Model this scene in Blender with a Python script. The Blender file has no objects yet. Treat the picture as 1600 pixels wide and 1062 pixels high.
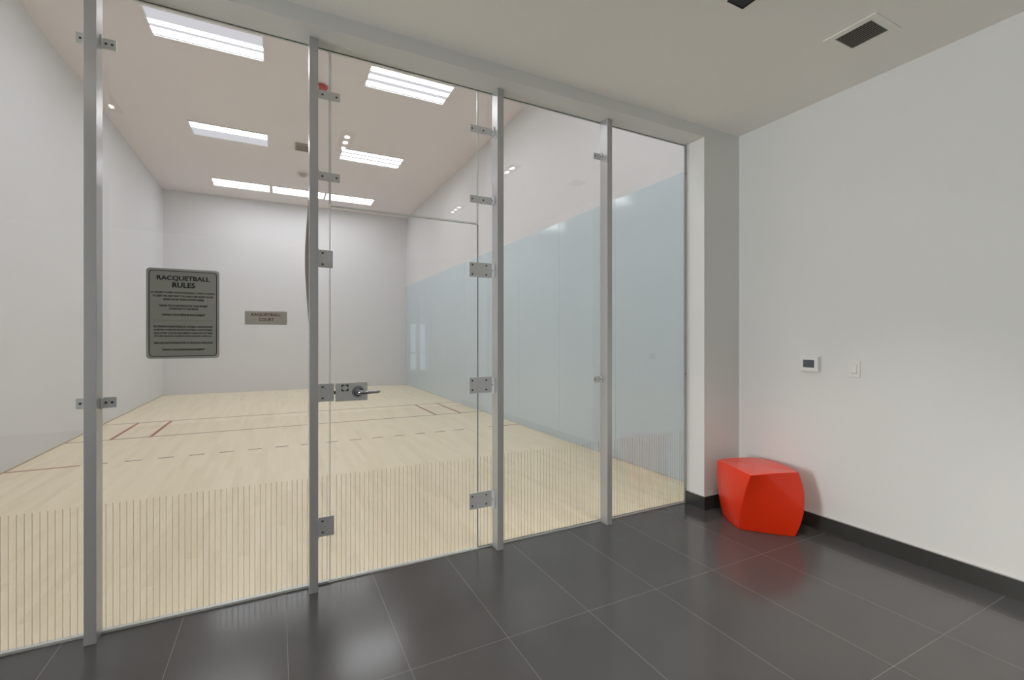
import bpy, bmesh, math, random
from mathutils import Vector, Matrix
random.seed(7)
S = bpy.context.scene
COL = S.collection
# ------------------------------------------------------------------ camera
H = 1.395
cam_d = bpy.data.cameras.new('camera'); cam = bpy.data.objects.new('camera', cam_d); COL.objects.link(cam)
cam_d.sensor_width = 36.0; cam_d.lens = 36.0 * 716.7 / 1600.0
cam_d.shift_y = -0.9 / 1600.0
cam_d.clip_start = 0.02; cam_d.clip_end = 100
cam.location = (0, 0, H); cam.rotation_euler = (math.pi / 2, 0, -0.4715)
S.camera = cam
# ------------------------------------------------------------------ world and exposure
S.view_settings.view_transform = 'Standard'
S.view_settings.look = 'None'
S.view_settings.gamma = 1.0
S.view_settings.use_curve_mapping = False
S.view_settings.exposure = 0.06
W = bpy.data.worlds.new('world'); S.world = W; W.use_nodes = True
bg = W.node_tree.nodes['Background']
bg.inputs[0].default_value = (0.55, 0.72, 1.0, 1); bg.inputs[1].default_value = 0.8
try:
    S.cycles.use_denoising = True
    S.cycles.max_bounces = 16; S.cycles.diffuse_bounces = 8; S.cycles.glossy_bounces = 6
    S.cycles.transparent_max_bounces = 16
except Exception:
    pass
LAMP_BRIGHT = 20.5       # fluorescent tubes behind the court diffusers
LAMP_DIM = 0.66          # diffuser between the tubes
SPOT = 12.0              # each small lobby downlight lamp, watts
WIN_AREA = 1.5           # daylight through the small back window, watts
SIDE_AREA = 265.0        # fill light at the unseen window added in the lobby's left wall, watts
# ------------------------------------------------------------------ places
YG, YW, YB = 2.833, 2.634, 14.12
XL, XR, ZC, ZL, ZO, XJ = -2.555, 3.540, 5.143, 3.142, 3.055, 3.112
XO = -1.72               # left end of the glazed opening
LXL, LYB = -7.00, -3.60  # lobby left wall, lobby back wall

def window_light():
    d = bpy.data.lights.new('daylight', 'AREA'); d.shape = 'RECTANGLE'; d.size = 0.5; d.size_y = 1.5
    d.energy = WIN_AREA; d.color = (0.88, 0.94, 1.0)
    o = bpy.data.objects.new('daylight', d); COL.objects.link(o)
    o.location = (2.56, LYB - 0.30, 1.30); o.rotation_euler = (math.pi / 2, 0, 0)
    d = bpy.data.lights.new('side_fill_light', 'AREA'); d.shape = 'RECTANGLE'; d.size = 2.4; d.size_y = 1.4  # unseen side source, added to brighten the lobby from the left
    d.energy = SIDE_AREA; d.color = (0.97, 0.985, 1.0)
    o = bpy.data.objects.new('side_fill_light', d); COL.objects.link(o)
    o.location = (LXL - 0.20, 1.80, 1.50); o.rotation_euler = (0, -math.pi / 2, 0)
window_light()

# ------------------------------------------------------------------ material helpers
def mat(name, color, rough=0.5, metallic=0.0, spec=0.5, coat=0.0, coat_rough=0.05, bump=0.0, bscale=80, var=0.0, vscale=3):
    m = bpy.data.materials.new(name); m.use_nodes = True
    nt = m.node_tree; b = nt.nodes['Principled BSDF']
    b.inputs['Base Color'].default_value = (*color, 1); b.inputs['Roughness'].default_value = rough
    b.inputs['Metallic'].default_value = metallic; b.inputs['Specular IOR Level'].default_value = spec
    b.inputs['Coat Weight'].default_value = coat; b.inputs['Coat Roughness'].default_value = coat_rough
    tc = nt.nodes.new('ShaderNodeTexCoord')
    if bump:
        n = nt.nodes.new('ShaderNodeTexNoise'); n.inputs['Scale'].default_value = bscale; n.inputs['Detail'].default_value = 3
        bp = nt.nodes.new('ShaderNodeBump'); bp.inputs['Strength'].default_value = bump; bp.inputs['Distance'].default_value = 0.002
        nt.links.new(tc.outputs['Object'], n.inputs['Vector']); nt.links.new(n.outputs['Fac'], bp.inputs['Height'])
        nt.links.new(bp.outputs['Normal'], b.inputs['Normal'])
    if var:
        n2 = nt.nodes.new('ShaderNodeTexNoise'); n2.inputs['Scale'].default_value = vscale; n2.inputs['Detail'].default_value = 4
        mx = nt.nodes.new('ShaderNodeMix'); mx.data_type = 'RGBA'
        mx.inputs['A'].default_value = (*[c * (1 - var) for c in color], 1); mx.inputs['B'].default_value = (*[min(1, c * (1 + var)) for c in color], 1)
        nt.links.new(tc.outputs['Object'], n2.inputs['Vector']); nt.links.new(n2.outputs['Fac'], mx.inputs['Factor'])
        nt.links.new(mx.outputs['Result'], b.inputs['Base Color'])
    return m

def emit(name, color, strength):
    m = bpy.data.materials.new(name); m.use_nodes = True; nt = m.node_tree; nt.nodes.clear()
    e = nt.nodes.new('ShaderNodeEmission'); o = nt.nodes.new('ShaderNodeOutputMaterial')
    e.inputs[0].default_value = (*color, 1); e.inputs[1].default_value = strength
    nt.links.new(e.outputs[0], o.inputs[0]); return m

def math_node(nt, op, a=None, b=None, c=None):
    n = nt.nodes.new('ShaderNodeMath'); n.operation = op
    for i, v in enumerate((a, b, c)):
        if v is None: continue
        if isinstance(v, (int, float)): n.inputs[i].default_value = v
        else: nt.links.new(v, n.inputs[i])
    return n.outputs[0]

def glass_mat(name, tint, f0=0.04):
    # clear architectural glass: what is not reflected (Schlick) passes straight through
    m = bpy.data.materials.new(name); m.use_nodes = True; nt = m.node_tree; nt.nodes.clear()
    o = nt.nodes.new('ShaderNodeOutputMaterial'); t = nt.nodes.new('ShaderNodeBsdfTransparent'); g = nt.nodes.new('ShaderNodeBsdfGlossy')
    t.inputs[0].default_value = (*tint, 1); g.inputs['Roughness'].default_value = 0.0; g.inputs[0].default_value = (1, 1, 1, 1)
    lw = nt.nodes.new('ShaderNodeLayerWeight'); lw.inputs['Blend'].default_value = 0.5
    p = math_node(nt, 'POWER', lw.outputs['Facing'], 5.0)
    r = math_node(nt, 'MULTIPLY_ADD', p, 1 - f0, f0)
    mx = nt.nodes.new('ShaderNodeMixShader')
    nt.links.new(r, mx.inputs[0]); nt.links.new(t.outputs[0], mx.inputs[1]); nt.links.new(g.outputs[0], mx.inputs[2])
    nt.links.new(mx.outputs[0], o.inputs[0]); return m

def film_mat(name, color, clear):
    # thin partly see-through vinyl film
    m = bpy.data.materials.new(name); m.use_nodes = True; nt = m.node_tree; nt.nodes.clear()
    o = nt.nodes.new('ShaderNodeOutputMaterial'); t = nt.nodes.new('ShaderNodeBsdfTransparent'); d = nt.nodes.new('ShaderNodeBsdfTranslucent')
    d.inputs[0].default_value = (*color, 1); mx = nt.nodes.new('ShaderNodeMixShader'); mx.inputs[0].default_value = 1 - clear
    nt.links.new(t.outputs[0], mx.inputs[1]); nt.links.new(d.outputs[0], mx.inputs[2]); nt.links.new(mx.outputs[0], o.inputs[0]); return m

def tile_floor_mat():
    m = bpy.data.materials.new('dark_porcelain_tile'); m.use_nodes = True; nt = m.node_tree; b = nt.nodes['Principled BSDF']
    tc = nt.nodes.new('ShaderNodeTexCoord'); sep = nt.nodes.new('ShaderNodeSeparateXYZ'); nt.links.new(tc.outputs['Object'], sep.inputs[0])
    def cell(src, off, size):
        a = math_node(nt, 'SUBTRACT', src, off); a = math_node(nt, 'DIVIDE', a, size)
        fl = math_node(nt, 'FLOOR', a); fr = math_node(nt, 'SUBTRACT', a, fl)
        d = math_node(nt, 'SUBTRACT', fr, 0.5); d = math_node(nt, 'ABSOLUTE', d); d = math_node(nt, 'SUBTRACT', 0.5, d)
        return fl, math_node(nt, 'MULTIPLY', d, size)
    cx, dx = cell(sep.outputs[0], 0.038, 0.4612)
    cy, dy = cell(sep.outputs[1], 1.005, 0.915)
    d = math_node(nt, 'MINIMUM', dx, dy)
    grout = math_node(nt, 'LESS_THAN', d, 0.0010)
    comb = nt.nodes.new('ShaderNodeCombineXYZ'); nt.links.new(cx, comb.inputs[0]); nt.links.new(cy, comb.inputs[1])
    wn = nt.nodes.new('ShaderNodeTexWhiteNoise'); nt.links.new(comb.outputs[0], wn.inputs['Vector'])
    n1 = nt.nodes.new('ShaderNodeTexNoise'); n1.inputs['Scale'].default_value = 2.2; n1.inputs['Detail'].default_value = 2; n1.inputs['Roughness'].default_value = 0.45
    nt.links.new(tc.outputs['Object'], n1.inputs['Vector'])
    n2 = nt.nodes.new('ShaderNodeTexNoise'); n2.inputs['Scale'].default_value = 14; n2.inputs['Detail'].default_value = 5
    nt.links.new(tc.outputs['Object'], n2.inputs['Vector'])
    f = math_node(nt, 'MULTIPLY_ADD', n1.outputs['Fac'], 0.6, -0.1)
    f = math_node(nt, 'MULTIPLY_ADD', wn.outputs['Value'], 0.22, f)
    f = math_node(nt, 'MULTIPLY_ADD', n2.outputs['Fac'], 0.10, f)
    mx = nt.nodes.new('ShaderNodeMix'); mx.data_type = 'RGBA'
    mx.inputs['A'].default_value = (0.058, 0.058, 0.059, 1); mx.inputs['B'].default_value = (0.090, 0.088, 0.085, 1)
    nt.links.new(f, mx.inputs['Factor'])
    mg = nt.nodes.new('ShaderNodeMix'); mg.data_type = 'RGBA'; mg.inputs['B'].default_value = (0.17, 0.167, 0.16, 1)
    nt.links.new(grout, mg.inputs['Factor']); nt.links.new(mx.outputs['Result'], mg.inputs['A'])
    nt.links.new(mg.outputs['Result'], b.inputs['Base Color'])
    rg = math_node(nt, 'MULTIPLY_ADD', n1.outputs['Fac'], 0.10, 0.13)
    rg = math_node(nt, 'MULTIPLY_ADD', grout, 0.3, rg)
    nt.links.new(rg, b.inputs['Roughness'])
    b.inputs['Specular IOR Level'].default_value = 0.5
    return m

def maple_mat():
    m = bpy.data.materials.new('maple_court_boards'); m.use_nodes = True; nt = m.node_tree; b = nt.nodes['Principled BSDF']
    tc = nt.nodes.new('ShaderNodeTexCoord'); sep = nt.nodes.new('ShaderNodeSeparateXYZ'); nt.links.new(tc.outputs['Object'], sep.inputs[0])
    a = math_node(nt, 'DIVIDE', sep.outputs[0], 0.057); cx = math_node(nt, 'FLOOR', a); fx = math_node(nt, 'FRACT', a)
    w0 = nt.nodes.new('ShaderNodeTexWhiteNoise'); w0.noise_dimensions = '1D'; nt.links.new(cx, w0.inputs['W'])
    ys = math_node(nt, 'MULTIPLY_ADD', w0.outputs['Value'], 3.7, sep.outputs[1])
    c = math_node(nt, 'DIVIDE', ys, 0.75); cy = math_node(nt, 'FLOOR', c); fy = math_node(nt, 'FRACT', c)
    comb = nt.nodes.new('ShaderNodeCombineXYZ'); nt.links.new(cx, comb.inputs[0]); nt.links.new(cy, comb.inputs[1])
    wn = nt.nodes.new('ShaderNodeTexWhiteNoise'); nt.links.new(comb.outputs[0], wn.inputs['Vector'])
    mp = nt.nodes.new('ShaderNodeMapping'); mp.inputs['Scale'].default_value = (22, 1.6, 1); nt.links.new(tc.outputs['Object'], mp.inputs[0])
    off = nt.nodes.new('ShaderNodeVectorMath'); off.operation = 'ADD'; nt.links.new(mp.outputs[0], off.inputs[0]); nt.links.new(wn.outputs['Color'], off.inputs[1])
    gr = nt.nodes.new('ShaderNodeTexNoise'); gr.inputs['Scale'].default_value = 1.0; gr.inputs['Detail'].default_value = 5; nt.links.new(off.outputs[0], gr.inputs['Vector'])
    f = math_node(nt, 'MULTIPLY', wn.outputs['Value'], 0.65); f = math_node(nt, 'MULTIPLY_ADD', gr.outputs['Fac'], 0.5, f)
    cr = nt.nodes.new('ShaderNodeValToRGB'); e = cr.color_ramp.elements
    e[0].position = 0.1; e[0].color = (0.80, 0.70, 0.495, 1); e[1].position = 0.95; e[1].color = (0.90, 0.80, 0.60, 1)
    x = e.new(0.5); x.color = (0.86, 0.76, 0.555, 1)
    nt.links.new(f, cr.inputs[0])
    sx = math_node(nt, 'LESS_THAN', fx, 0.02); sy = math_node(nt, 'LESS_THAN', fy, 0.003); s = math_node(nt, 'MAXIMUM', sx, sy)
    mg = nt.nodes.new('ShaderNodeMix'); mg.data_type = 'RGBA'; mg.inputs['B'].default_value = (0.42, 0.33, 0.22, 1)
    s = math_node(nt, 'MULTIPLY', s, 0.25)
    nt.links.new(s, mg.inputs['Factor']); nt.links.new(cr.outputs[0], mg.inputs['A']); nt.links.new(mg.outputs['Result'], b.inputs['Base Color'])
    b.inputs['Roughness'].default_value = 0.32; b.inputs['Specular IOR Level'].default_value = 0.35
    return m

M = {}
M['wall'] = mat('white_wall_paint', (0.765, 0.77, 0.75), 0.55, spec=0.3, bump=0.05, bscale=160)
M['court_wall'] = mat('white_court_wall_paint', (0.70, 0.70, 0.715), 0.65, spec=0.3, bump=0.03, bscale=60)
M['court_ceiling'] = mat('warm_grey_court_ceiling_paint', (0.80, 0.745, 0.755), 0.6, spec=0.2)
M["ceiling"] = mat("off_white_ceiling_paint", (0.93, 0.91, 0.86), 0.6, spec=0.2, bump=0.05, bscale=120)
M['tile'] = tile_floor_mat()
M['maple'] = maple_mat()
M['line_dark'] = mat('brown_court_line_paint', (0.24, 0.17, 0.13), 0.4)
M['line_red'] = mat('red_court_line_paint', (0.36, 0.12, 0.07), 0.4)
M['panel'] = mat('blue_grey_back_painted_glass', (0.56, 0.66, 0.725), 0.11, spec=0.55)
M['glass'] = glass_mat('clear_glass', (0.99, 0.988, 0.992))
M['glass_edge'] = mat('polished_glass_edge', (0.62, 0.68, 0.64), 0.2)
M['seal'] = mat('clear_silicone_seal', (0.95, 0.95, 0.93), 0.25)
M['seal_dark'] = mat('dark_door_seal', (0.16, 0.17, 0.17), 0.4)
M['stripe'] = film_mat('taupe_vinyl_stripe', (0.60, 0.50, 0.36), 0.25)
M['post'] = mat('satin_silver_post', (0.50, 0.50, 0.50), 0.27, metallic=0.35)
M['steel'] = mat('brushed_stainless_steel', (0.72, 0.72, 0.715), 0.42, metallic=0.4, var=0.08, vscale=90)
M['screw'] = mat('dark_screw_steel', (0.07, 0.07, 0.07), 0.35, metallic=0.7)
M['chrome'] = mat('polished_chrome', (0.35, 0.36, 0.38), 0.14, metallic=1.0)
M['black'] = mat('black_plastic', (0.012, 0.012, 0.013), 0.4)
M['rail'] = mat('satin_aluminium_rail', (0.66, 0.67, 0.65), 0.35, metallic=0.3)
M['base'] = mat('charcoal_tile_baseboard', (0.040, 0.040, 0.036), 0.28, spec=0.6, var=0.15)
M['base_top'] = mat('grey_metal_edge_strip', (0.42, 0.41, 0.39), 0.35, metallic=0.3)
M['orange'] = mat('glossy_red_orange_plastic', (0.76, 0.030, 0.002), 0.30, spec=0.3, coat=0.4, coat_rough=0.10)
M['white_plastic'] = mat('white_plastic', (0.80, 0.80, 0.77), 0.35)
M['screen'] = mat('grey_lcd_screen', (0.10, 0.115, 0.13), 0.2)
M['sign_grey'] = mat('brushed_grey_sign_plate', (0.40, 0.40, 0.365), 0.45, metallic=0.3, spec=0.3)
M['sign_rim'] = mat('light_grey_sign_rim', (0.50, 0.50, 0.475), 0.5)
M['ink'] = mat('black_sign_ink', (0.008, 0.008, 0.008), 0.5)
M['ink_red'] = mat('dark_red_sign_ink', (0.11, 0.02, 0.015), 0.5)
M['sign_taupe'] = mat('taupe_sign_plate', (0.58, 0.53, 0.47), 0.4, metallic=0.3)
M['sign_line'] = mat('faint_sign_divider_ink', (0.25, 0.25, 0.20), 0.5)
M['lamp'] = emit('fluorescent_glow', (0.955, 0.98, 1.0), LAMP_BRIGHT)
M['lamp_far'] = emit('fluorescent_glow_far_row', (0.955, 0.98, 1.0), LAMP_BRIGHT * 0.5)
M['lamp_dim'] = emit('fluorescent_diffuser_between_tubes', (0.95, 0.95, 1.0), LAMP_DIM)
M['fixture'] = mat('white_enamel_light_frame', (0.82, 0.82, 0.82), 0.4)
M['vent_dark'] = mat('dark_vent_slats', (0.24, 0.23, 0.195), 0.5)
M['vent_back'] = mat('black_vent_cavity', (0.02, 0.02, 0.018), 0.7)
M['taupe'] = mat('taupe_metal_grille', (0.36, 0.31, 0.26), 0.5)
M['alarm_red'] = mat('red_alarm_plastic', (0.55, 0.035, 0.03), 0.35)
M['detector'] = mat('grey_detector_plastic', (0.68, 0.66, 0.64), 0.5)
M['downlight'] = emit('halogen_lamp_glow', (1.0, 0.93, 0.82), 25.0)
M['halo'] = mat('clear_acrylic_sign_backing', (0.72, 0.71, 0.68), 0.3)

# ------------------------------------------------------------------ mesh helpers
def new_bm(): return bmesh.new()

def box(bm, x0, x1, y0, y1, z0, z1, mi=0, skip=''):
    v = [bm.verts.new(p) for p in ((x0, y0, z0), (x1, y0, z0), (x1, y1, z0), (x0, y1, z0), (x0, y0, z1), (x1, y0, z1), (x1, y1, z1), (x0, y1, z1))]
    fs = []
    for q in ((0, 3, 2, 1), (4, 5, 6, 7), (0, 1, 5, 4), (1, 2, 6, 5), (2, 3, 7, 6), (3, 0, 4, 7)):
        f = bm.faces.new([v[i] for i in q]); f.material_index = mi; fs.append(f)
    return fs

def cyl(bm, c, r, h, axis='z', seg=24, r2=None, mi=0):
    r2 = r if r2 is None else r2
    ax = {'x': (Vector((0, 1, 0)), Vector((0, 0, 1)), Vector((1, 0, 0))), 'y': (Vector((0, 0, 1)), Vector((1, 0, 0)), Vector((0, 1, 0))), 'z': (Vector((1, 0, 0)), Vector((0, 1, 0)), Vector((0, 0, 1)))}[axis]
    c = Vector(c); a = []; b = []
    for i in range(seg):
        t = 2 * math.pi * i / seg; d = ax[0] * math.cos(t) + ax[1] * math.sin(t)
        a.append(bm.verts.new(c + d * r)); b.append(bm.verts.new(c + d * r2 + ax[2] * h))
    for i in range(seg):
        f = bm.faces.new([a[i], a[(i + 1) % seg], b[(i + 1) % seg], b[i]]); f.material_index = mi; f.smooth = True
    f = bm.faces.new(list(reversed(a))); f.material_index = mi
    f = bm.faces.new(b); f.material_index = mi

def rounded_rect(w, h, r, n=6):
    pts = []
    for cx, cy, a0 in ((w / 2 - r, h / 2 - r, 0), (-w / 2 + r, h / 2 - r, 90), (-w / 2 + r, -h / 2 + r, 180), (w / 2 - r, -h / 2 + r, 270)):
        for i in range(n + 1):
            a = math.radians(a0 + 90 * i / n); pts.append((cx + r * math.cos(a), cy + r * math.sin(a)))
    return pts

def plate_xz(bm, cx, cz, w, h, r, y0, y1, mi=0):
    # rounded plate standing in the glass plane, front at y0 (towards the lobby)
    p = rounded_rect(w, h, r)
    f0 = [bm.verts.new((cx + a, y0, cz + b)) for a, b in p]; f1 = [bm.verts.new((cx + a, y1, cz + b)) for a, b in p]
    f = bm.faces.new(f0); f.material_index = mi
    f = bm.faces.new(list(reversed(f1))); f.material_index = mi
    n = len(p)
    for i in range(n):
        f = bm.faces.new([f0[i], f1[i], f1[(i + 1) % n], f0[(i + 1) % n]]); f.material_index = mi

def ring_xz(bm, cx, cz, w, h, r, t, y0, y1, mi=0):
    # thin rounded outline
    o = rounded_rect(w, h, r); i_ = rounded_rect(w - 2 * t, h - 2 * t, max(r - t, 0.0005)); n = len(o)
    def loop(p, y): return [bm.verts.new((cx + a, y, cz + b)) for a, b in p]
    A, B, C, D = loop(o, y0), loop(i_, y0), loop(o, y1), loop(i_, y1)
    for k in range(n):
        j = (k + 1) % n
        for q in ((A[k], B[k], B[j], A[j]), (A[k], A[j], C[j], C[k]), (B[k], D[k], D[j], B[j]), (C[k], C[j], D[j], D[k])):
            f = bm.faces.new(q); f.material_index = mi

def obj(name, bm, mats, parent=None, bevel=0.0, seg=2):
    bmesh.ops.recalc_face_normals(bm, faces=bm.faces)
    me = bpy.data.meshes.new(name); bm.to_mesh(me); bm.free()
    if not isinstance(mats, (list, tuple)): mats = [mats]
    for m in mats: me.materials.append(m)
    o = bpy.data.objects.new(name, me); COL.objects.link(o)
    if parent is not None: o.parent = parent
    if bevel:
        b = o.modifiers.new('bevel', 'BEVEL'); b.width = bevel; b.segments = seg; b.limit_method = 'ANGLE'
    return o

def tag(o, label, cat, group=None, kind=None):
    o['label'] = label; o['category'] = cat
    if group: o['group'] = group
    if kind: o['kind'] = kind
    return o

def empty(name, loc, label, cat, group=None, kind=None):
    o = bpy.data.objects.new(name, None); o.location = loc; o.empty_display_size = 0.1; COL.objects.link(o)
    return tag(o, label, cat, group, kind)

def local(o, parent_loc):
    # geometry was written in world numbers; bring it into the parent's frame
    o.data.transform(Matrix.Translation(-Vector(parent_loc))); return o

def part(name, bm, mats, root, bevel=0.0, label=None, off=None):
    o = obj(name, bm, mats, root, bevel)
    o.data.transform(Matrix.Translation(-Vector(off if off is not None else root.location)))
    if label: o['label'] = label
    return o

def text_mesh(name, lines, m, parent, origin, rot, kindlabel=None, bold=0.0):
    """lines: (text, x, z, height, width) centred; each becomes flat raised lettering in one mesh"""
    for s, cx, cz, hh, ww in lines:
        bm = bmesh.new()
        cu = bpy.data.curves.new('tmp', 'FONT'); cu.body = s; cu.align_x = 'CENTER'; cu.align_y = 'CENTER'; cu.size = 1; cu.extrude = 0.0; cu.offset = bold
        cu.resolution_u = 3
        o = bpy.data.objects.new('tmp', cu); COL.objects.link(o)
        bpy.context.view_layer.update()
        me = bpy.data.meshes.new_from_object(o.evaluated_get(bpy.context.evaluated_depsgraph_get()))
        xs = [v.co.x for v in me.vertices]; ys = [v.co.y for v in me.vertices]
        w = max(xs) - min(xs); h = max(ys) - min(ys); mx = (max(xs) + min(xs)) / 2; my = (max(ys) + min(ys)) / 2
        sx = ww / w; sy = hh / h
        me.transform(Matrix.Translation((cx, cz, 0)) @ Matrix.Diagonal((sx, sy, 1, 1)) @ Matrix.Translation((-mx, -my, 0)))
        bm.from_mesh(me)
        bpy.data.objects.remove(o); bpy.data.curves.remove(cu); bpy.data.meshes.remove(me)
        r = bmesh.ops.extrude_face_region(bm, geom=list(bm.faces))
        bmesh.ops.translate(bm, verts=[g for g in r['geom'] if isinstance(g, bmesh.types.BMVert)], vec=(0, 0, 0.0006))
        bmesh.ops.transform(bm, matrix=Matrix.Translation(origin) @ rot, verts=bm.verts)
        part(name, bm, m, parent)

def struct(name, bm, mats, label, cat, bevel=0.0):
    o = obj(name, bm, mats, None, bevel); return tag(o, label, cat, kind='structure')

# ------------------------------------------------------------------ the setting
bm = new_bm(); box(bm, LXL - 0.15, XR, LYB - 0.15, YG - 0.010, -0.12, 0.0)
struct('floor', bm, M['tile'], 'dark grey rectangular porcelain tile floor of the lobby', 'floor')

bm = new_bm(); box(bm, XL, XR, YG - 0.010, YB, -0.12, 0.0)
cf = struct('floor_court', bm, M['maple'], 'pale maple board floor of the racquetball court behind the glass', 'floor')
def flat_lines(rects, m, name, label):
    b = new_bm()
    for x0, x1, y0, y1 in rects: box(b, x0, x1, y0, y1, 0.0, 0.0012)
    o = part(name, b, m, cf, label=label)
XLi, XRi = XL + 0.001, XR - 0.014
flat_lines([(XLi, XRi, 9.655, 9.685), (XLi, XRi, 8.195, 8.225)], M['line_dark'], 'service_line', 'thin brown service lines crossing the whole court floor')
flat_lines([(XL + 0.457, XL + 0.500, 8.225, 9.655), (XL + 0.905, XL + 0.950, 8.225, 9.655)], M['line_red'], 'service_box_line', 'pair of red short lines beside the left court wall')
flat_lines([(XR - 0.475, XR - 0.435, 8.225, 9.655), (XR - 0.955, XR - 0.915, 8.225, 9.655)], M['line_red'], 'service_box_line', 'pair of red short lines beside the blue panelled wall')
flat_lines([(XLi, -1.95, 6.665, 6.700), (2.98, XRi, 6.665, 6.700)], M['line_red'], 'receiving_line', 'solid red ends of the receiving line')
d = []; k = 0
for k in range(15):
    x0 = -1.866 + 0.3055 * k
    if x0 > 2.75: break
    d.append((x0, x0 + 0.153, 6.668, 6.697))
flat_lines(d, M['line_dark'], 'receiving_line', 'dashed middle of the receiving line')

bm = new_bm(); box(bm, LXL - 0.15, XR, LYB - 0.15, YW, ZL, ZL + 0.12)
struct('ceiling', bm, M['ceiling'], 'off white flat ceiling of the lobby', 'ceiling')
bm = new_bm(); box(bm, XL - 0.15, XR + 0.15, YG - 0.2, YB + 0.15, ZC, ZC + 0.12)
struct('ceiling_court', bm, M['court_ceiling'], 'high warm grey ceiling of the racquetball court', 'ceiling')
bm = new_bm(); box(bm, XR, XR + 0.15, LYB - 0.15, YW + 0.1, -0.12, ZL + 0.12)
struct('wall_right', bm, M['wall'], 'plain white lobby wall on the right behind the orange stool', 'wall')
bm = new_bm(); box(bm, XR, XR + 0.15, YW + 0.1, YB + 0.15, -0.12, ZC + 0.12)
struct('wall_court_right', bm, M['court_wall'], 'white right wall of the court above the blue panels', 'wall')
bm = new_bm(); box(bm, XL - 0.15, XL, YG + 0.012, YB + 0.15, -0.12, ZC + 0.12)
struct('wall_court_left', bm, M['court_wall'], 'white left side wall of the court', 'wall')
bm = new_bm(); box(bm, XL, XR, YB, YB + 0.15, -0.12, ZC)
struct('wall_court_back', bm, M['court_wall'], 'white far end wall of the court', 'wall')
SY0, SY1, SZ0, SZ1 = 1.10, 2.50, 0.25, 2.75
bm = new_bm()
box(bm, LXL - 0.15, LXL, LYB - 0.15, SY0, -0.12, ZL); box(bm, LXL - 0.15, LXL, SY1, YW, -0.12, ZL)
box(bm, LXL - 0.15, LXL, SY0, SY1, -0.12, SZ0); box(bm, LXL - 0.15, LXL, SY0, SY1, SZ1, ZL)
struct('wall_left', bm, M['wall'], 'white lobby wall outside the left edge of the picture', 'wall')
# partition between lobby and court, with the wide glazed opening
YP = YG + 0.010
bm = new_bm()
box(bm, XJ, XR, YW, YP, -0.02, ZC)
box(bm, LXL - 0.15, XO, YW, YP, -0.02, ZC)
box(bm, XO, XJ, YW, YP, ZO, ZC)
bmesh.ops.remove_doubles(bm, verts=bm.verts, dist=1e-5)
struct('wall_front', bm, M['wall'], 'white partition wall framing the wide glazed opening to the court', 'wall')
wl = empty('added_window_8', (LXL - 0.08, 1.80, SZ0), 'wide unseen window added in the left lobby wall for side light', 'window', kind='structure')  # invented window, placed to let the added side light in
bm = new_bm()
for a, b_ in ((SY0, SY0 + 0.05), (SY1 - 0.05, SY1), (1.775, 1.825)): box(bm, LXL - 0.11, LXL - 0.05, a, b_, SZ0, SZ1)
for a, b_ in ((SZ0, SZ0 + 0.05), (SZ1 - 0.05, SZ1)): box(bm, LXL - 0.11, LXL - 0.05, SY0, SY1, a, b_)
part('window_frame', bm, M['white_plastic'], wl)
# lobby back wall with the window whose glow shows in the glass
WX0, WX1, WZ0, WZ1 = 2.36, 2.78, 0.72, 1.76
bm = new_bm()
box(bm, LXL, WX0, LYB - 0.15, LYB, -0.12, ZL); box(bm, WX1, XR, LYB - 0.15, LYB, -0.12, ZL)
box(bm, WX0, WX1, LYB - 0.15, LYB, -0.12, WZ0); box(bm, WX0, WX1, LYB - 0.15, LYB, WZ1, ZL)
struct('wall_back', bm, M['wall'], 'lobby wall behind the camera with a small window', 'wall')
wr = empty('window_9', (2.57, LYB - 0.07, WZ0), 'small daylit window behind the camera', 'window', kind='structure')
bm = new_bm()
for a, b_ in ((WX0, WX0 + 0.05), (WX1 - 0.05, WX1), (2.53, 2.61)): box(bm, a, b_, LYB - 0.10, LYB - 0.04, WZ0, WZ1)
for a, b_ in ((WZ0, WZ0 + 0.05), (WZ1 - 0.05, WZ1), (1.10, 1.14)): box(bm, WX0, WX1, LYB - 0.10, LYB - 0.04, a, b_)
part('window_frame', bm, M['white_plastic'], wr)

# baseboards
def baseboard(name, boxes, label):
    b = new_bm()
    for x0, x1, y0, y1 in boxes: box(b, x0, x1, y0, y1, 0.0, 0.106)
    o = struct(name, b, M['base'], label, 'baseboard')
    b = new_bm()
    for x0, x1, y0, y1 in boxes: box(b, x0, x1, y0, y1, 0.1062, 0.110)
    part('edge_strip', b, M['base_top'], o)
baseboard('baseboard_right', [(XR - 0.013, XR - 0.0005, LYB + 0.001, YW - 0.0005)], 'charcoal tile baseboard with thin metal top edge along the right wall')
baseboard('baseboard_front', [(XJ - 0.013, XR - 0.014, YW - 0.013, YW - 0.0005)], 'short charcoal baseboard left of the orange stool')
baseboard('baseboard_jamb', [(XJ - 0.013, XJ - 0.0005, YW, YG - 0.022)], 'short charcoal baseboard inside the opening beside the glass')
bm = new_bm(); box(bm, XL + 0.001, XL + 0.006, YG + 0.02, YB - 0.001, 0.0, 0.012)
struct('trim_1', bm, mat('light_wood_bead', (0.50, 0.40, 0.27), 0.5), 'thin wooden bead at the foot of the left court wall', 'trim')

# blue back painted glass panels on the right court wall
pr = empty('trim_2', (XR, YG, 0), 'row of tall blue grey glossy glass panels lining the right court wall', 'wall panel', kind='structure')
edges = [YG + 0.02, 3.03] + [4.245 + 1.21 * i for i in range(9)] + [YB - 0.002]
edges = [e for e in edges if e <= YB]
for a, b_ in zip(edges[:-1], edges[1:]):
    if b_ - a < 0.1: continue
    bm = new_bm(); box(bm, XR - 0.013, XR - 0.001, a + 0.0015, b_ - 0.0015, 0.002, 3.035)
    part('wall_panel', bm, M['panel'], pr, bevel=0.002)

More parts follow.
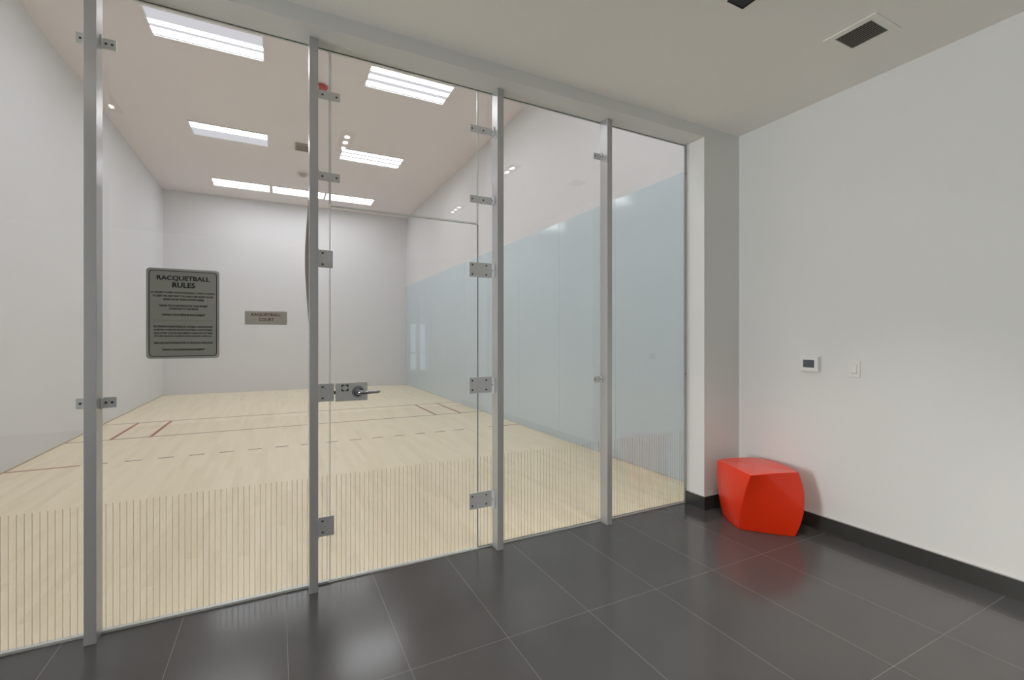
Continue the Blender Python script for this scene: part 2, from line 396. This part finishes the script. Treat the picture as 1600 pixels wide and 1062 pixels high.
# ------------------------------------------------------------------ glazing
G0, G1 = YG - 0.006, YG + 0.006
def pane(bm, x0, x1, z0, z1):
    fs = box(bm, x0, x1, G0, G1, z0, z1, 0)
    for i in (0, 1, 3, 5): fs[i].material_index = 1
def stripes(x0, x1, root, off):
    b = new_bm(); n0 = math.ceil((x0 + 0.012 + 1.066) / 0.0258); x = -1.066 + 0.0258 * n0
    while x < x1 - 0.006:
        v = [b.verts.new(p) for p in ((x - 0.002, G0 - 0.0003, 0.016), (x + 0.002, G0 - 0.0003, 0.016), (x + 0.002, G0 - 0.0003, 0.613), (x - 0.002, G0 - 0.0003, 0.613))]
        b.faces.new(v); x += 0.0258
    part('vinyl_stripes', b, M['stripe'], root, label='narrow vertical translucent stripes on the lowest part of the glass', off=off)
PX = [-0.7655, 0.175, 1.3125, 2.223]      # post centres
def fixed(name, x0, x1, z0, z1, label, strp=True):
    c = ((x0 + x1) / 2, YG, z0)
    r = empty(name, c, label, 'glass panel', kind='structure')
    b = new_bm(); pane(b, x0, x1, z0, z1); part('glass_pane', b, [M['glass'], M['glass_edge']], r)
    if strp: stripes(x0, x1, r, c)
    return r
ZB = 0.010; ZT = ZO - 0.004
fixed('window_1', XO + 0.003, PX[0] - 0.002, ZB, ZT, 'tall glass panel at the left edge of the picture')
fixed('window_2', PX[0] + 0.002, PX[1] - 0.002, ZB, ZT, 'tall glass panel carrying the two signs')
fixed('window_3', PX[1] + 0.002, 0.260, ZB, ZT, 'narrow glass strip between second post and glass door')
fixed('window_4', 0.272, 1.181, 2.170, ZT, 'glass panel above the glass door', False)
fixed('window_5', 1.189, PX[2] - 0.002, ZB, ZT, 'narrow glass strip between glass door and third post')
fixed('window_6', PX[2] + 0.002, PX[3] - 0.002, ZB, ZT, 'tall glass panel between third and fourth posts')
fixed('window_7', PX[3] + 0.002, XJ - 0.004, ZB, ZT, 'tall glass panel at the right end beside the wall')

# bottom rail under the fixed glass and the channel on the right jamb
bm = new_bm(); box(bm, XO + 0.002, 0.258, G0 - 0.010, G1 + 0.006, 0.0003, 0.013); box(bm, 1.189, XJ - 0.001, G0 - 0.008, G1 + 0.006, 0.0003, 0.010)
struct('trim_3', bm, M['rail'], 'thin light metal rail holding the foot of the glass wall', 'trim', 0.001)
tc_ = empty('trim_4', (XJ, YG, 0), 'slim vertical metal channel holding the glass against the right jamb', 'trim', kind='structure')
bm = new_bm(); box(bm, XJ - 0.024, XJ - 0.0005, G0 - 0.010, G0 - 0.001, 0.0, ZO - 0.001)
part('channel', bm, M['post'], tc_)
for z in (2.81, 1.102):
    bm = new_bm(); cyl(bm, (XJ - 0.012, G0 - 0.0102, z), 0.0055, -0.0025, 'y', 12)
    part('screw', bm, M['screw'], tc_)
bm = new_bm(); box(bm, XO + 0.002, XJ - 0.002, G0 - 0.004, G1 + 0.003, ZO - 0.0022, ZO - 0.0003)
struct('trim_5', bm, M['seal_dark'], 'thin dark joint along the head of the glass wall', 'trim')
# silicone joint above the door on its lock side
bm = new_bm(); box(bm, 0.2600, 0.2720, G0 - 0.002, G1 + 0.001, 2.175, ZT)
struct('trim_6', bm, M['seal'], 'pale vertical silicone joint above the lock side of the door', 'trim')
bm = new_bm(); box(bm, 1.1815, 1.1885, G0, G1, 2.175, ZT)
struct('trim_7', bm, M['seal'], 'pale vertical silicone joint above the hinge side of the door', 'trim')

# brackets -------------------------------------------------------------
def bracket(post, kind, side, z, x0, x1, flange_x=None, screws=(), h=0.05, fl_screw=None, fl_y=2.782):
    """x0..x1 leaf lying on the glass; flange_x the post face its folded wing is screwed to"""
    ya, yb = G0 - 0.009, G0 - 0.001
    b = new_bm(); box(b, x0, x1, ya, yb, z - h / 2, z + h / 2)
    if flange_x is not None:
        t = 0.006 * side
        a, c = sorted((flange_x, flange_x + t)); box(b, a, c, fl_y, ya + 0.0005, z - h / 2, z + h / 2)
    o = part(kind, b, M['steel'], post, bevel=0.0012)
    for sx, sz in screws:
        b = new_bm(); cyl(b, (sx, ya + 0.0005, z + sz), 0.0062, -0.0022, 'y', 14, r2=0.0048); cyl(b, (sx, ya - 0.0016, z + sz), 0.0022, -0.0006, 'y', 6)
        s = obj('screw', b, M['screw'], o); s.data.transform(Matrix.Translation(-post.location))
    if fl_screw:
        b = new_bm(); fx = flange_x + 0.006 * side; cyl(b, (fx, (fl_y + ya) / 2 + 0.006, z), 0.005, 0.002 * side, 'x', 12)
        s = obj('screw', b, M['screw'], o); s.data.transform(Matrix.Translation(-post.location))
    return o

def post(px, label):
    r = empty('glazing_post', (px, 2.785, 0), label, 'post', group='silver posts along the glass wall')
    b = new_bm(); box(b, px - 0.0225, px + 0.0225, 2.740, G0 - 0.0008, 0.0, ZO - 0.0005)
    part('post_body', b, M['post'], r, bevel=0.0015)
    b = new_bm(); box(b, px - 0.020, px + 0.020, 2.7425, G0 - 0.003, ZO - 0.0048, ZO - 0.0002)
    return r
p1 = post(PX[0], 'silver post nearest the left edge, left of the rules sign')
p2 = post(PX[1], 'silver post directly left of the door lock')
p3 = post(PX[2], 'silver post on the hinge side of the glass door')
p4 = post(PX[3], 'thin silver post farthest right, with two small brackets')
for z in (2.80, 1.095):
    bracket(p1, 'bracket', -1, z, -0.838, PX[0] - 0.0226, PX[0] - 0.0226, [(-0.822, 0)], fl_y=2.79)
    bracket(p1, 'bracket', 1, z, PX[0] + 0.0226, -0.690, PX[0] + 0.0226, [(-0.729, 0), (-0.706, 0)], fl_y=2.79)
for z in (2.79, 2.325):
    bracket(p2, 'bracket', 1, z, PX[1] + 0.0226, 0.319, PX[1] + 0.0226, [(0.225, 0), (0.300, 0)])
    bracket(p3, 'bracket', -1, z, 1.126, PX[2] - 0.0226, PX[2] - 0.0226, [(1.142, 0), (1.222, 0)], fl_screw=True)
bracket(p2, 'bracket', 1, 1.855, PX[1] + 0.0226, 0.281, PX[1] + 0.0226, [(0.226, 0.032), (0.226, -0.032)], h=0.1)
bracket(p2, 'strike_plate', 1, 1.091, PX[1] + 0.0226, 0.287, PX[1] + 0.0226, [(0.226, 0.032), (0.226, -0.032)], h=0.102)
bracket(p2, 'bracket', 1, 0.327, PX[1] + 0.0226, 0.287, PX[1] + 0.0226, [(0.226, 0.032), (0.226, -0.032)], h=0.11)
for z in (2.79, 1.092):
    bracket(p4, 'bracket', -1, z, 2.132, PX[3] - 0.0226, PX[3] - 0.0226, [(2.147, 0)], h=0.046, fl_screw=True, fl_y=2.80)
# bowed strip on the court side of the second post
bm = new_bm(); prev = None; n = 20
for i in range(n + 1):
    t = i / n; z = 1.50 + 0.68 * t; bow = 0.017 * math.sin(math.pi * min(1, max(0, t))) ** 1.3
    xx = PX[1] - 0.0226
    row = [bm.verts.new(p) for p in ((xx + 0.004, G0 - 0.012, z), (xx - 0.0015 - bow, G0 - 0.012, z), (xx - 0.0015 - bow, G0 - 0.002, z), (xx + 0.004, G0 - 0.002, z))]
    if prev:
        for k in range(4): bm.faces.new((prev[k], prev[(k + 1) % 4], row[(k + 1) % 4], row[k]))
    else: bm.faces.new(row)
    prev = row
bm.faces.new(list(reversed(prev)))
part('bowed_seal_strip', bm, M['taupe'], p2, label='beige strip bowing away from the left face of the post')

# door -----------------------------------------------------------------
DC = (0.725, YG, 0.0)
dr = empty('door_1', DC, 'frameless clear glass door with steel lock plate and three hinges', 'door', kind='structure')
bm = new_bm(); pane(bm, 0.268, 1.183, 0.012, 2.160); part('glass_pane', bm, [M['glass'], M['glass_edge']], dr)
stripes(0.275, 1.176, dr, DC)
bm = new_bm(); box(bm, 0.264, 0.2675, G0, G1, 0.012, 2.160); part('door_seal', bm, M['seal'], dr)
bm = new_bm(); box(bm, 1.1835, 1.1885, G0 - 0.001, G1, 0.012, 2.160); part('door_seal', bm, M['seal_dark'], dr)
bm = new_bm(); box(bm, 0.268, 1.183, G0, G1, 2.1605, 2.1640); part('door_seal', bm, M['glass_edge'], dr)
bm = new_bm(); box(bm, 0.262, 1.187, G0 - 0.004, G1 + 0.004, 0.001, 0.0115)
box(bm, 0.260, 0.266, G0 - 0.010, G0 + 0.002, 0.0005, 0.022)
part('door_sweep', bm, M['seal'], dr)
for z, h in ((1.858, 0.096), (1.091, 0.106), (0.325, 0.108)):
    ya, yb = G0 - 0.010, G0 - 0.0005
    b = new_bm(); box(b, 1.121, 1.284, ya, yb, z - h / 2, z + h / 2)
    xf = PX[2] - 0.0226; box(b, xf - 0.006, xf, 2.780, ya + 0.0005, z - h / 2 - 0.004, z + h / 2 - 0.004)
    hg = part('hinge', b, M['steel'], dr, bevel=0.002)
    for sx in (1.143, 1.243):
        for sz in (-0.031, 0.031):
            b = new_bm(); cyl(b, (sx, ya + 0.0005, z + sz), 0.0066, -0.0022, 'y', 14, r2=0.005)
            s = obj('screw', b, M['screw'], hg); s.data.transform(Matrix.Translation(-Vector(DC)))
    b = new_bm(); cyl(b, (xf - 0.006, 2.806, z), 0.005, -0.002, 'x', 12); s = obj('screw', b, M['screw'], hg); s.data.transform(Matrix.Translation(-Vector(DC)))
# lock plate with lever
b = new_bm(); box(b, 0.2945, 0.473, G0 - 0.011, G0 - 0.0005, 1.036, 1.143)
lk = part('lock_plate', b, M['steel'], dr, bevel=0.0015)
yl = G0 - 0.0115
def lockpart(name, b, m, label=None):
    s = obj(name, b, m, lk); s.data.transform(Matrix.Translation(-Vector(DC)))
    if label: s['label'] = label
    return s
b = new_bm(); t = 0.0065
for sx in (-1, 1):
    for sz in (-1, 1):
        cx, cz = 0.346, 1.113; hw, hz = 0.020, 0.0195
        a0, a1 = sorted((cx + sx * hw, cx + sx * (hw - t))); box(b, a0, a1, yl, yl + 0.001, *sorted((cz + sz * (hz - 0.004), cz + sz * 0.0035)))
        a0, a1 = sorted((cx + sx * (hw - 0.004), cx + sx * 0.003)); box(b, a0, a1, yl, yl + 0.001, *sorted((cz + sz * hz, cz + sz * (hz - t))))
        a0, a1 = sorted((cx + sx * (hw - 0.0005), cx + sx * (hw - 0.0075))); box(b, a0, a1, yl - 0.0001, yl + 0.001, *sorted((cz + sz * (hz - 0.0005), cz + sz * (hz - 0.0075))))
lockpart('lock_emblem', b, M['black'], 'black broken square mark on the lock plate')
b = new_bm(); cyl(b, (0.418, yl + 0.001, 1.088), 0.034, -0.007, 'y', 32, r2=0.031); cyl(b, (0.418, yl - 0.006, 1.088), 0.024, -0.010, 'y', 32, r2=0.017)
lockpart('rosette', b, M['chrome'], 'round dark chrome rosette behind the lever')
b = new_bm()
path = [(0.418, -0.010, 0.010), (0.418, -0.035, 0.010), (0.424, -0.050, 0.011), (0.440, -0.058, 0.0105), (0.475, -0.060, 0.0095), (0.515, -0.058, 0.0085), (0.532, -0.052, 0.0075)]
prev = None
for i, (x, dy, r) in enumerate(path):
    r *= 1.25
    a = Vector(path[max(i - 1, 0)][:2]); c = Vector(path[min(i + 1, len(path) - 1)][:2]); d_ = (c - a).normalized(); nx = Vector((d_.y, -d_.x))
    ring = []
    for k in range(12):
        an = 2 * math.pi * k / 12; w = nx * (r * math.cos(an)); ring.append(b.verts.new((x + w.x, yl + dy + w.y, 1.088 + r * (0.8 if i > 3 else 1.0) * math.sin(an))))
    if prev:
        for k in range(12):
            f = b.faces.new((prev[k], prev[(k + 1) % 12], ring[(k + 1) % 12], ring[k])); f.smooth = True
    else: b.faces.new(ring)
    prev = ring
b.faces.new(list(reversed(prev)))
lockpart('lever_handle', b, M['chrome'], 'chrome lever pointing right')
b = new_bm(); box(b, 0.287, 0.295, G0 - 0.005, G0 - 0.001, 1.079, 1.097); lockpart('latch', b, M['screw'])

# ------------------------------------------------------------------ signs on the glass
XZ = Matrix(((1, 0, 0, 0), (0, 0, -1, 0), (0, 1, 0, 0), (0, 0, 0, 1)))
XZ = Matrix.Rotation(math.pi / 2, 4, 'X')
SC = (-0.4255, G0, 1.5245)
sg = empty('rules_sign', (SC[0], SC[1], SC[2] - 0.2255), 'large grey sign of racquetball rules on the glass', 'sign')
b = new_bm(); plate_xz(b, SC[0], SC[2], 0.305, 0.451, 0.017, G0 - 0.0035, G0 - 0.0004); part('sign_plate', b, M['sign_grey'], sg)
b = new_bm(); ring_xz(b, SC[0], SC[2], 0.305, 0.451, 0.017, 0.010, G0 - 0.0038, G0 - 0.0033); part('rim', b, M['sign_rim'], sg)
b = new_bm(); ring_xz(b, SC[0], SC[2], 0.284, 0.430, 0.018, 0.0030, G0 - 0.0043, G0 - 0.0034); part('border_line', b, M['ink'], sg, label='thin black rounded border line')
def sz_(v): return (0.5 - v) * 0.451      # v = fraction down the sign
T = [('RACQUETBALL', 0, sz_(0.108), 0.0270, 0.220), ('RULES', 0, sz_(0.180), 0.0270, 0.095)]
small = [('IN ORDER TO KEEP OUR RACQUETBALL COURT LOOKING', .268, .265), ('IT\'S BEST WE ASK THAT YOU ONLY USE WHITE SOLED', .305, .252), ('TENNIS SHOES WHEN PLAYING INSIDE', .342, .172),
         ('THANK YOU IN ADVANCE FOR YOUR PROMPT', .412, .205), ('ATTENTION TO THE ABOVE', .446, .122), ('CANVAS CONDOMINIUM MANAGEMENT', .513, .182),
         ('EN ORDEN DE MANTENER EN NORMAL CONDICIONES', .645, .245), ('NUESTRA CANCHA DE RACQUETBALL SOLICITAMOS', .682, .245), ('QUE USTED UTILICE UNICAMENTE ZAPATOS DE TENIS', .718, .245),
         ('DE SUELA BLANCA CUANDO ESTE JUGANDO ADENTRO', .752, .240), ('GRACIAS ANTICIPADAS POR SU PRONTA ATENCION', .826, .245), ('CANVAS CONDOMINIUM MANAGEMENT', .900, .178)]
T += [(s, 0, sz_(v), 0.0098, w) for s, v, w in small]
text_mesh('text_line', T, M['ink'], sg, (SC[0], G0 - 0.0035, SC[2]), XZ, bold=0.024)
b = new_bm(); box(b, SC[0] - 0.125, SC[0] + 0.125, G0 - 0.0042, G0 - 0.0034, SC[2] + sz_(0.575) - 0.0008, SC[2] + sz_(0.575) + 0.0008); part('divider_line', b, M['sign_line'], sg)
s2c = (-0.0575, G0, 1.511)
s2 = empty('court_sign', (s2c[0], s2c[1], s2c[2] - 0.037), 'small taupe plaque with dark red lettering on the glass', 'sign')
b = new_bm(); box(b, s2c[0] - 0.0985, s2c[0] + 0.0985, G0 - 0.0035, G0 - 0.0015, s2c[2] - 0.0335, s2c[2] + 0.0335); part('sign_plate', b, M['sign_taupe'], s2)
b = new_bm(); box(b, s2c[0] - 0.102, s2c[0] + 0.102, G0 - 0.0014, G0 - 0.0003, s2c[2] - 0.037, s2c[2] + 0.037); part('backing', b, M['halo'], s2, label='pale backing showing as a rim')
text_mesh('text_line', [('RAQUETBALL', 0, 0.0165, 0.0170, 0.142), ('COURT', 0.001, -0.0085, 0.0160, 0.073)], M['ink_red'], s2, (s2c[0], G0 - 0.0035, s2c[2]), XZ, bold=0.014)

# ------------------------------------------------------------------ court ceiling lights
def court_light(cx, cy, bands, label):
    glow = M['lamp_far'] if cy > 12 else M['lamp']
    r = empty('ceiling_light', (cx, cy, ZC), label, 'ceiling light', group='fluorescent troffers on the court ceiling')
    w, l = 1.18, 0.555
    b = new_bm(); fw = 0.022
    box(b, cx - w / 2 - fw, cx + w / 2 + fw, cy - l / 2 - fw, cy - l / 2, ZC - 0.022, ZC - 0.0005)
    box(b, cx - w / 2 - fw, cx + w / 2 + fw, cy + l / 2, cy + l / 2 + fw, ZC - 0.022, ZC - 0.0005)
    box(b, cx - w / 2 - fw, cx - w / 2, cy - l / 2, cy + l / 2, ZC - 0.022, ZC - 0.0005)
    box(b, cx + w / 2, cx + w / 2 + fw, cy - l / 2, cy + l / 2, ZC - 0.022, ZC - 0.0005)
    part('frame', b, M['fixture'], r)
    b = new_bm()
    for a, c, on in bands:
        y0, y1 = cy - l / 2 + l * a, cy - l / 2 + l * c
        box(b, cx - w / 2, cx + w / 2, y0, y1, ZC - 0.012, ZC - 0.001, 0 if on else 1)
    part('diffuser', b, [glow, M['lamp_dim']], r, label='white glowing diffuser with brighter bands along the tubes')
A_ = [(0, .42, 0), (.42, .58, 1), (.58, .70, 0), (.70, .95, 1), (.96, 1, 0)]
B_ = [(0, .04, 0), (.04, .24, 1), (.24, .40, 0), (.40, .57, 1), (.57, .74, 0), (.74, .94, 1), (.95, 1, 0)]
C_ = [(0, .03, 0), (.03, .42, 1), (.42, 1, 0)]
E_ = [(0, .05, 0), (.05, .38, 1), (.38, .50, 0), (.50, .95, 1), (.95, 1, 0)]
court_light(-0.765, 6.715, A_, 'long ceiling light nearest the glass on the left, top left of the picture')
court_light(1.730, 6.715, B_, 'ceiling light nearest the glass on the right, above the door')
court_light(-0.765, 3.660, B_, 'left court light in the row hidden above the opening head')
court_light(1.730, 3.660, B_, 'right court light in the row hidden above the opening head')
court_light(-0.770, 9.780, C_, 'middle left court light, lit along only half its width')
court_light(1.722, 9.780, B_, 'middle right court light seen through the glass above the door')
court_light(-0.780, 12.89, E_, 'leftmost of the three far court lights in one row')
court_light(0.472, 12.89, E_, 'centre one of the three far court lights, half behind the second post')
court_light(1.702, 12.89, E_, 'rightmost of the three far court lights in one row')

# fire alarm, ceiling vent and detector on the court ceiling
al = empty('fire_alarm', (0.565, 7.31, ZC), 'red ribbed round alarm on the court ceiling beside the second post', 'alarm')
b = new_bm(); cyl(b, (0.565, 7.31, ZC - 0.018), 0.085, 0.0175, 'z', 32); part('mount', b, M['fixture'], al)
b = new_bm(); cyl(b, (0.565, 7.31, ZC - 0.020), 0.095, -0.045, 'z', 36, r2=0.070)
for k in range(12):
    a = 2 * math.pi * k / 12; c, s = math.cos(a), math.sin(a)
    v = [b.verts.new((0.565 + c * r - s * w, 7.31 + s * r + c * w, z)) for r, w, z in ((0.099, -.005, ZC - .021), (0.099, .005, ZC - .021), (0.074, .005, ZC - .068), (0.074, -.005, ZC - .068))]
    b.faces.new(v)
    v2 = [b.verts.new((0.565 + c * r - s * w, 7.31 + s * r + c * w, ZC - .068)) for r, w in ((0.074, -.005), (0.074, .005), (0.015, .003), (0.015, -.003))]
    b.faces.new(v2)
part('cage', b, M['alarm_red'], al, label='red ribbed dome')
cv = empty('ceiling_vent', (0.43, 9.80, ZC), 'small taupe two row grille on the court ceiling left of the second post', 'vent')
b = new_bm()
for x0, x1, y0, y1 in ((.295, .575, 9.635, 9.660), (.295, .575, 9.945, 9.965), (.295, .315, 9.66, 9.945), (.555, .575, 9.66, 9.945), (.315, .555, 9.795, 9.815)): box(b, x0, x1, y0, y1, ZC - 0.03, ZC - 0.0005)
part('frame', b, M['taupe'], cv)
b = new_bm()
for k in range(10):
    y = 9.672 + 0.028 * k; box(b, .315, .555, y, y + 0.02, ZC - 0.020, ZC - 0.004)
part('slats', b, mat('darker_taupe_slats', (0.27, 0.225, 0.18), 0.5), cv)
sd = empty('smoke_detector', (0.50, 11.40, ZC), 'round grey detector on the court ceiling left of the second post', 'smoke detector')
b = new_bm(); cyl(b, (0.50, 11.40, ZC - 0.0005), 0.12, -0.02, 'z', 28); part('base_plate', b, M['detector'], sd)
b = new_bm(); cyl(b, (0.50, 11.40, ZC - 0.0205), 0.085, -0.045, 'z', 28, r2=0.055); part('sensor_head', b, mat('mid_grey_detector', (0.45, 0.43, 0.41), 0.5), sd)

# ------------------------------------------------------------------ lobby ceiling
lv = empty('air_vent', (2.975, 1.432, ZL), 'square dark slatted vent with white frame on the lobby ceiling', 'vent')
vx0, vx1, vy0, vy1 = 2.885, 3.066, 1.340, 1.523; f = 0.042
b = new_bm()
box(b, vx0 - f, vx1 + f, vy0 - f, vy0, ZL - 0.005, ZL - 0.0003); box(b, vx0 - f, vx1 + f, vy1, vy1 + f, ZL - 0.005, ZL - 0.0003)
box(b, vx0 - f, vx0, vy0, vy1, ZL - 0.005, ZL - 0.0003); box(b, vx1, vx1 + f, vy0, vy1, ZL - 0.005, ZL - 0.0003)
part('frame', b, M['ceiling'], lv)
b = new_bm(); box(b, vx0, vx1, vy0, vy1, ZL - 0.0012, ZL - 0.0003); part('cavity', b, M['vent_back'], lv)
for k in range(20):
    b = new_bm(); y = vy0 + 0.0020 + 0.0090 * k
    v = [b.verts.new(p) for p in ((vx0, y, ZL - 0.0045), (vx1, y, ZL - 0.0045), (vx1, y + 0.0058, ZL - 0.0022), (vx0, y + 0.0058, ZL - 0.0022), (vx0, y, ZL - 0.0055), (vx1, y, ZL - 0.0055), (vx1, y + 0.0058, ZL - 0.0032), (vx0, y + 0.0058, ZL - 0.0032))]
    for q in ((0, 1, 2, 3), (7, 6, 5, 4), (0, 4, 5, 1), (1, 5, 6, 2), (2, 6, 7, 3), (3, 7, 4, 0)): b.faces.new([v[i] for i in q])
    part('slat', b, M['vent_dark'], lv)

def downlight(cx, label, dy=0.0, watts=SPOT):
    y0, y1 = 1.150 + dy, 1.606 + dy
    r = empty('recessed_downlight', (cx, (y0 + y1) / 2, ZL), label, 'ceiling light', group='black recessed downlights on the lobby ceiling')
    b = new_bm(); hw = 0.060; t = 0.006
    box(b, cx - hw, cx - hw + t, y0, y1, ZL - 0.004, ZL - 0.0003); box(b, cx + hw - t, cx + hw, y0, y1, ZL - 0.004, ZL - 0.0003)
    box(b, cx - hw, cx + hw, y0, y0 + t, ZL - 0.004, ZL - 0.0003); box(b, cx - hw, cx + hw, y1 - t, y1, ZL - 0.004, ZL - 0.0003)
    box(b, cx - hw, cx + hw, y0, y1, ZL - 0.0012, ZL - 0.0003)
    part('housing', b, M['black'], r)
    for k, y in enumerate((1.245 + dy, 1.378 + dy, 1.500 + dy)):
        b = new_bm(); cyl(b, (cx, y, ZL - 0.0014), 0.044, -0.004, 'z', 24); rg = part('lamp_ring', b, M['chrome'], r)
        b = new_bm(); cyl(b, (cx, y, ZL - 0.0055), 0.022, -0.001, 'z', 20); g = obj('lamp', b, M['downlight'], rg); g.data.transform(Matrix.Translation(-r.location))
        ld = bpy.data.lights.new('spot', 'SPOT'); ld.energy = watts; ld.color = (1.0, 0.93, 0.84); ld.spot_size = math.radians(85); ld.spot_blend = 0.8; ld.shadow_soft_size = 0.04
        lo = bpy.data.objects.new('spot', ld); COL.objects.link(lo); lo.location = (cx, y, ZL - 0.02)
downlight(2.126, 'black recessed downlight at the top edge right of centre', 0.0, 45.0)
downlight(0.530, 'black recessed downlight above the camera, outside the picture')
downlight(2.126, 'unseen black downlight added behind the camera to brighten the right side', -1.55, 75.0)  # extra unseen fixture, added to lift the floor and wall on the right
downlight(-1.118, 'black recessed downlight beyond the upper left of the picture')

# ------------------------------------------------------------------ thermostat and switch
th = empty('thermostat', (XR, 2.032, 1.15), 'white wall thermostat with grey screen', 'thermostat')
b = new_bm(); box(b, XR - 0.010, XR - 0.0003, 1.963, 2.100, 1.153, 1.272); part('wall_plate', b, M['white_plastic'], th, bevel=0.003)
b = new_bm(); box(b, XR - 0.030, XR - 0.0102, 1.967, 2.097, 1.158, 1.267); part('body', b, M['white_plastic'], th, bevel=0.005)
b = new_bm(); box(b, XR - 0.0312, XR - 0.0300, 1.995, 2.074, 1.187, 1.244); part('screen', b, M['screen'], th, label='dark grey display')
sw = empty('light_switch', (XR, 1.743, 1.134), 'white rocker light switch right of the thermostat', 'light switch')
b = new_bm(); box(b, XR - 0.007, XR - 0.0003, 1.708, 1.778, 1.134, 1.250); part('cover_plate', b, M['white_plastic'], sw, bevel=0.002)
b = new_bm(); box(b, XR - 0.0085, XR - 0.0072, 1.7255, 1.7605, 1.158, 1.226); part('rocker_frame', b, mat('grey_shadow_gap_plastic', (0.62, 0.62, 0.60), 0.4), sw)
b = new_bm()
v = [b.verts.new(p) for p in ((XR - .0086, 1.728, 1.161), (XR - .0086, 1.758, 1.161), (XR - .0086, 1.758, 1.223), (XR - .0086, 1.728, 1.223), (XR - .014, 1.728, 1.163), (XR - .014, 1.758, 1.163), (XR - .0095, 1.758, 1.222), (XR - .0095, 1.728, 1.222))]
for q in ((0, 1, 2, 3), (7, 6, 5, 4), (0, 4, 5, 1), (1, 5, 6, 2), (2, 6, 7, 3), (3, 7, 4, 0)): b.faces.new([v[i] for i in q])
part('rocker', b, M['white_plastic'], sw)

# ------------------------------------------------------------------ twisted cube stool
def stool():
    hgt = 0.430
    top = [Vector((3.140, 2.530)), Vector((2.985, 2.128)), Vector((3.366, 2.022)), Vector((3.510, 2.405))]
    bot = [Vector((3.170, 2.505)), Vector((3.019, 2.249)), Vector((3.256, 1.980)), Vector((3.470, 2.240))]
    r = bpy.data.meshes.new('twisted_cube_stool'); bm = bmesh.new()
    N, K = 24, 12
    ct = sum(top, Vector((0, 0))) / 4; cb = sum(bot, Vector((0, 0))) / 4
    def polar(v, c): d = v - c; return d.length, math.atan2(d.y, d.x)
    pt = [polar(v, ct) for v in top]; pb = [polar(v, cb) for v in bot]
    def corner(i, t):       # t 0 bottom .. 1 top, turning as it rises and bulging a little
        r0, a0 = pb[i]; r1, a1 = pt[i]
        while a1 - a0 > math.pi: a1 -= 2 * math.pi
        while a1 - a0 < -math.pi: a1 += 2 * math.pi
        c = cb.lerp(ct, t); rr = r0 + (r1 - r0) * t; rr *= 1 + BUL[i] * 4 * t * (1 - t); a = a0 + (a1 - a0) * t
        return Vector((c.x + rr * math.cos(a), c.y + rr * math.sin(a)))
    BUL = [0.07, 0.0, 0.17, 0.02]
    rings = []
    for j in range(N + 1):
        t = j / N; cs = [corner(i, t) for i in range(4)]; ring = []
        for i in range(4):
            a, b_ = cs[i], cs[(i + 1) % 4]; e = b_ - a; nrm = Vector((e.y, -e.x)).normalized()
            c = cb.lerp(ct, t)
            if nrm.dot((a + b_) / 2 - c) < 0: nrm = -nrm
            for k in range(K):
                s = k / K; p = a + e * s + nrm * ((0.012 + 0.05 * t * (1 - t)) * 4 * s * (1 - s))
                z = hgt * t
                ring.append(bm.verts.new((p.x, p.y, z + (0.008 * 4 * s * (1 - s)) * t ** 6)))
        rings.append(ring)
    n = 4 * K
    for j in range(N):
        for k in range(n):
            f = bm.faces.new((rings[j][k], rings[j][(k + 1) % n], rings[j + 1][(k + 1) % n], rings[j + 1][k])); f.smooth = True
    def cap(ring, z0, dome):
        prev = ring; c = Vector((sum(v.co.x for v in ring) / n, sum(v.co.y for v in ring) / n, 0)); R = 6
        zc = dome
        for q in range(1, R):
            s = q / R; cur = []
            for v in ring:
                z = v.co.z * (1 - s) + (z0 + zc) * s
                cur.append(bm.verts.new((v.co.x * (1 - s) + c.x * s, v.co.y * (1 - s) + c.y * s, z)))
            for k in range(n):
                f = bm.faces.new((prev[k], prev[(k + 1) % n], cur[(k + 1) % n], cur[k])); f.smooth = True
            prev = cur
        cv_ = bm.verts.new((c.x, c.y, z0 + zc))
        for k in range(n): 
            f = bm.faces.new((prev[k], prev[(k + 1) % n], cv_)); f.smooth = True
    cap(rings[-1], hgt, 0.004); cap(rings[0], 0.0, 0.0)
    bmesh.ops.recalc_face_normals(bm, faces=bm.faces)
    bmesh.ops.translate(bm, verts=bm.verts, vec=(-3.25, -2.25, 0))
    # sharp arrises: the corner columns and the rim of top and bottom
    bm.edges.ensure_lookup_table()
    for e in bm.edges:
        if len(e.link_faces) == 2 and e.calc_face_angle(0) > math.radians(35): e.smooth = False
    bw = bm.edges.layers.float.get('bevel_weight_edge') or bm.edges.layers.float.new('bevel_weight_edge')
    for e in bm.edges:
        if not e.smooth: e[bw] = 1.0
    bm.to_mesh(r); bm.free(); r.materials.append(M['orange'])
    o = bpy.data.objects.new('twisted_cube_stool', r); o.location = (3.25, 2.25, 0.0005); COL.objects.link(o)
    for p in o.data.edges:
        p.use_edge_sharp = False
    bv = o.modifiers.new('bevel', 'BEVEL'); bv.width = 0.0045; bv.segments = 3; bv.limit_method = 'WEIGHT'; bv.harden_normals = True
    tag(o, 'glossy orange twisted cube stool standing in the corner', 'stool')
stool()
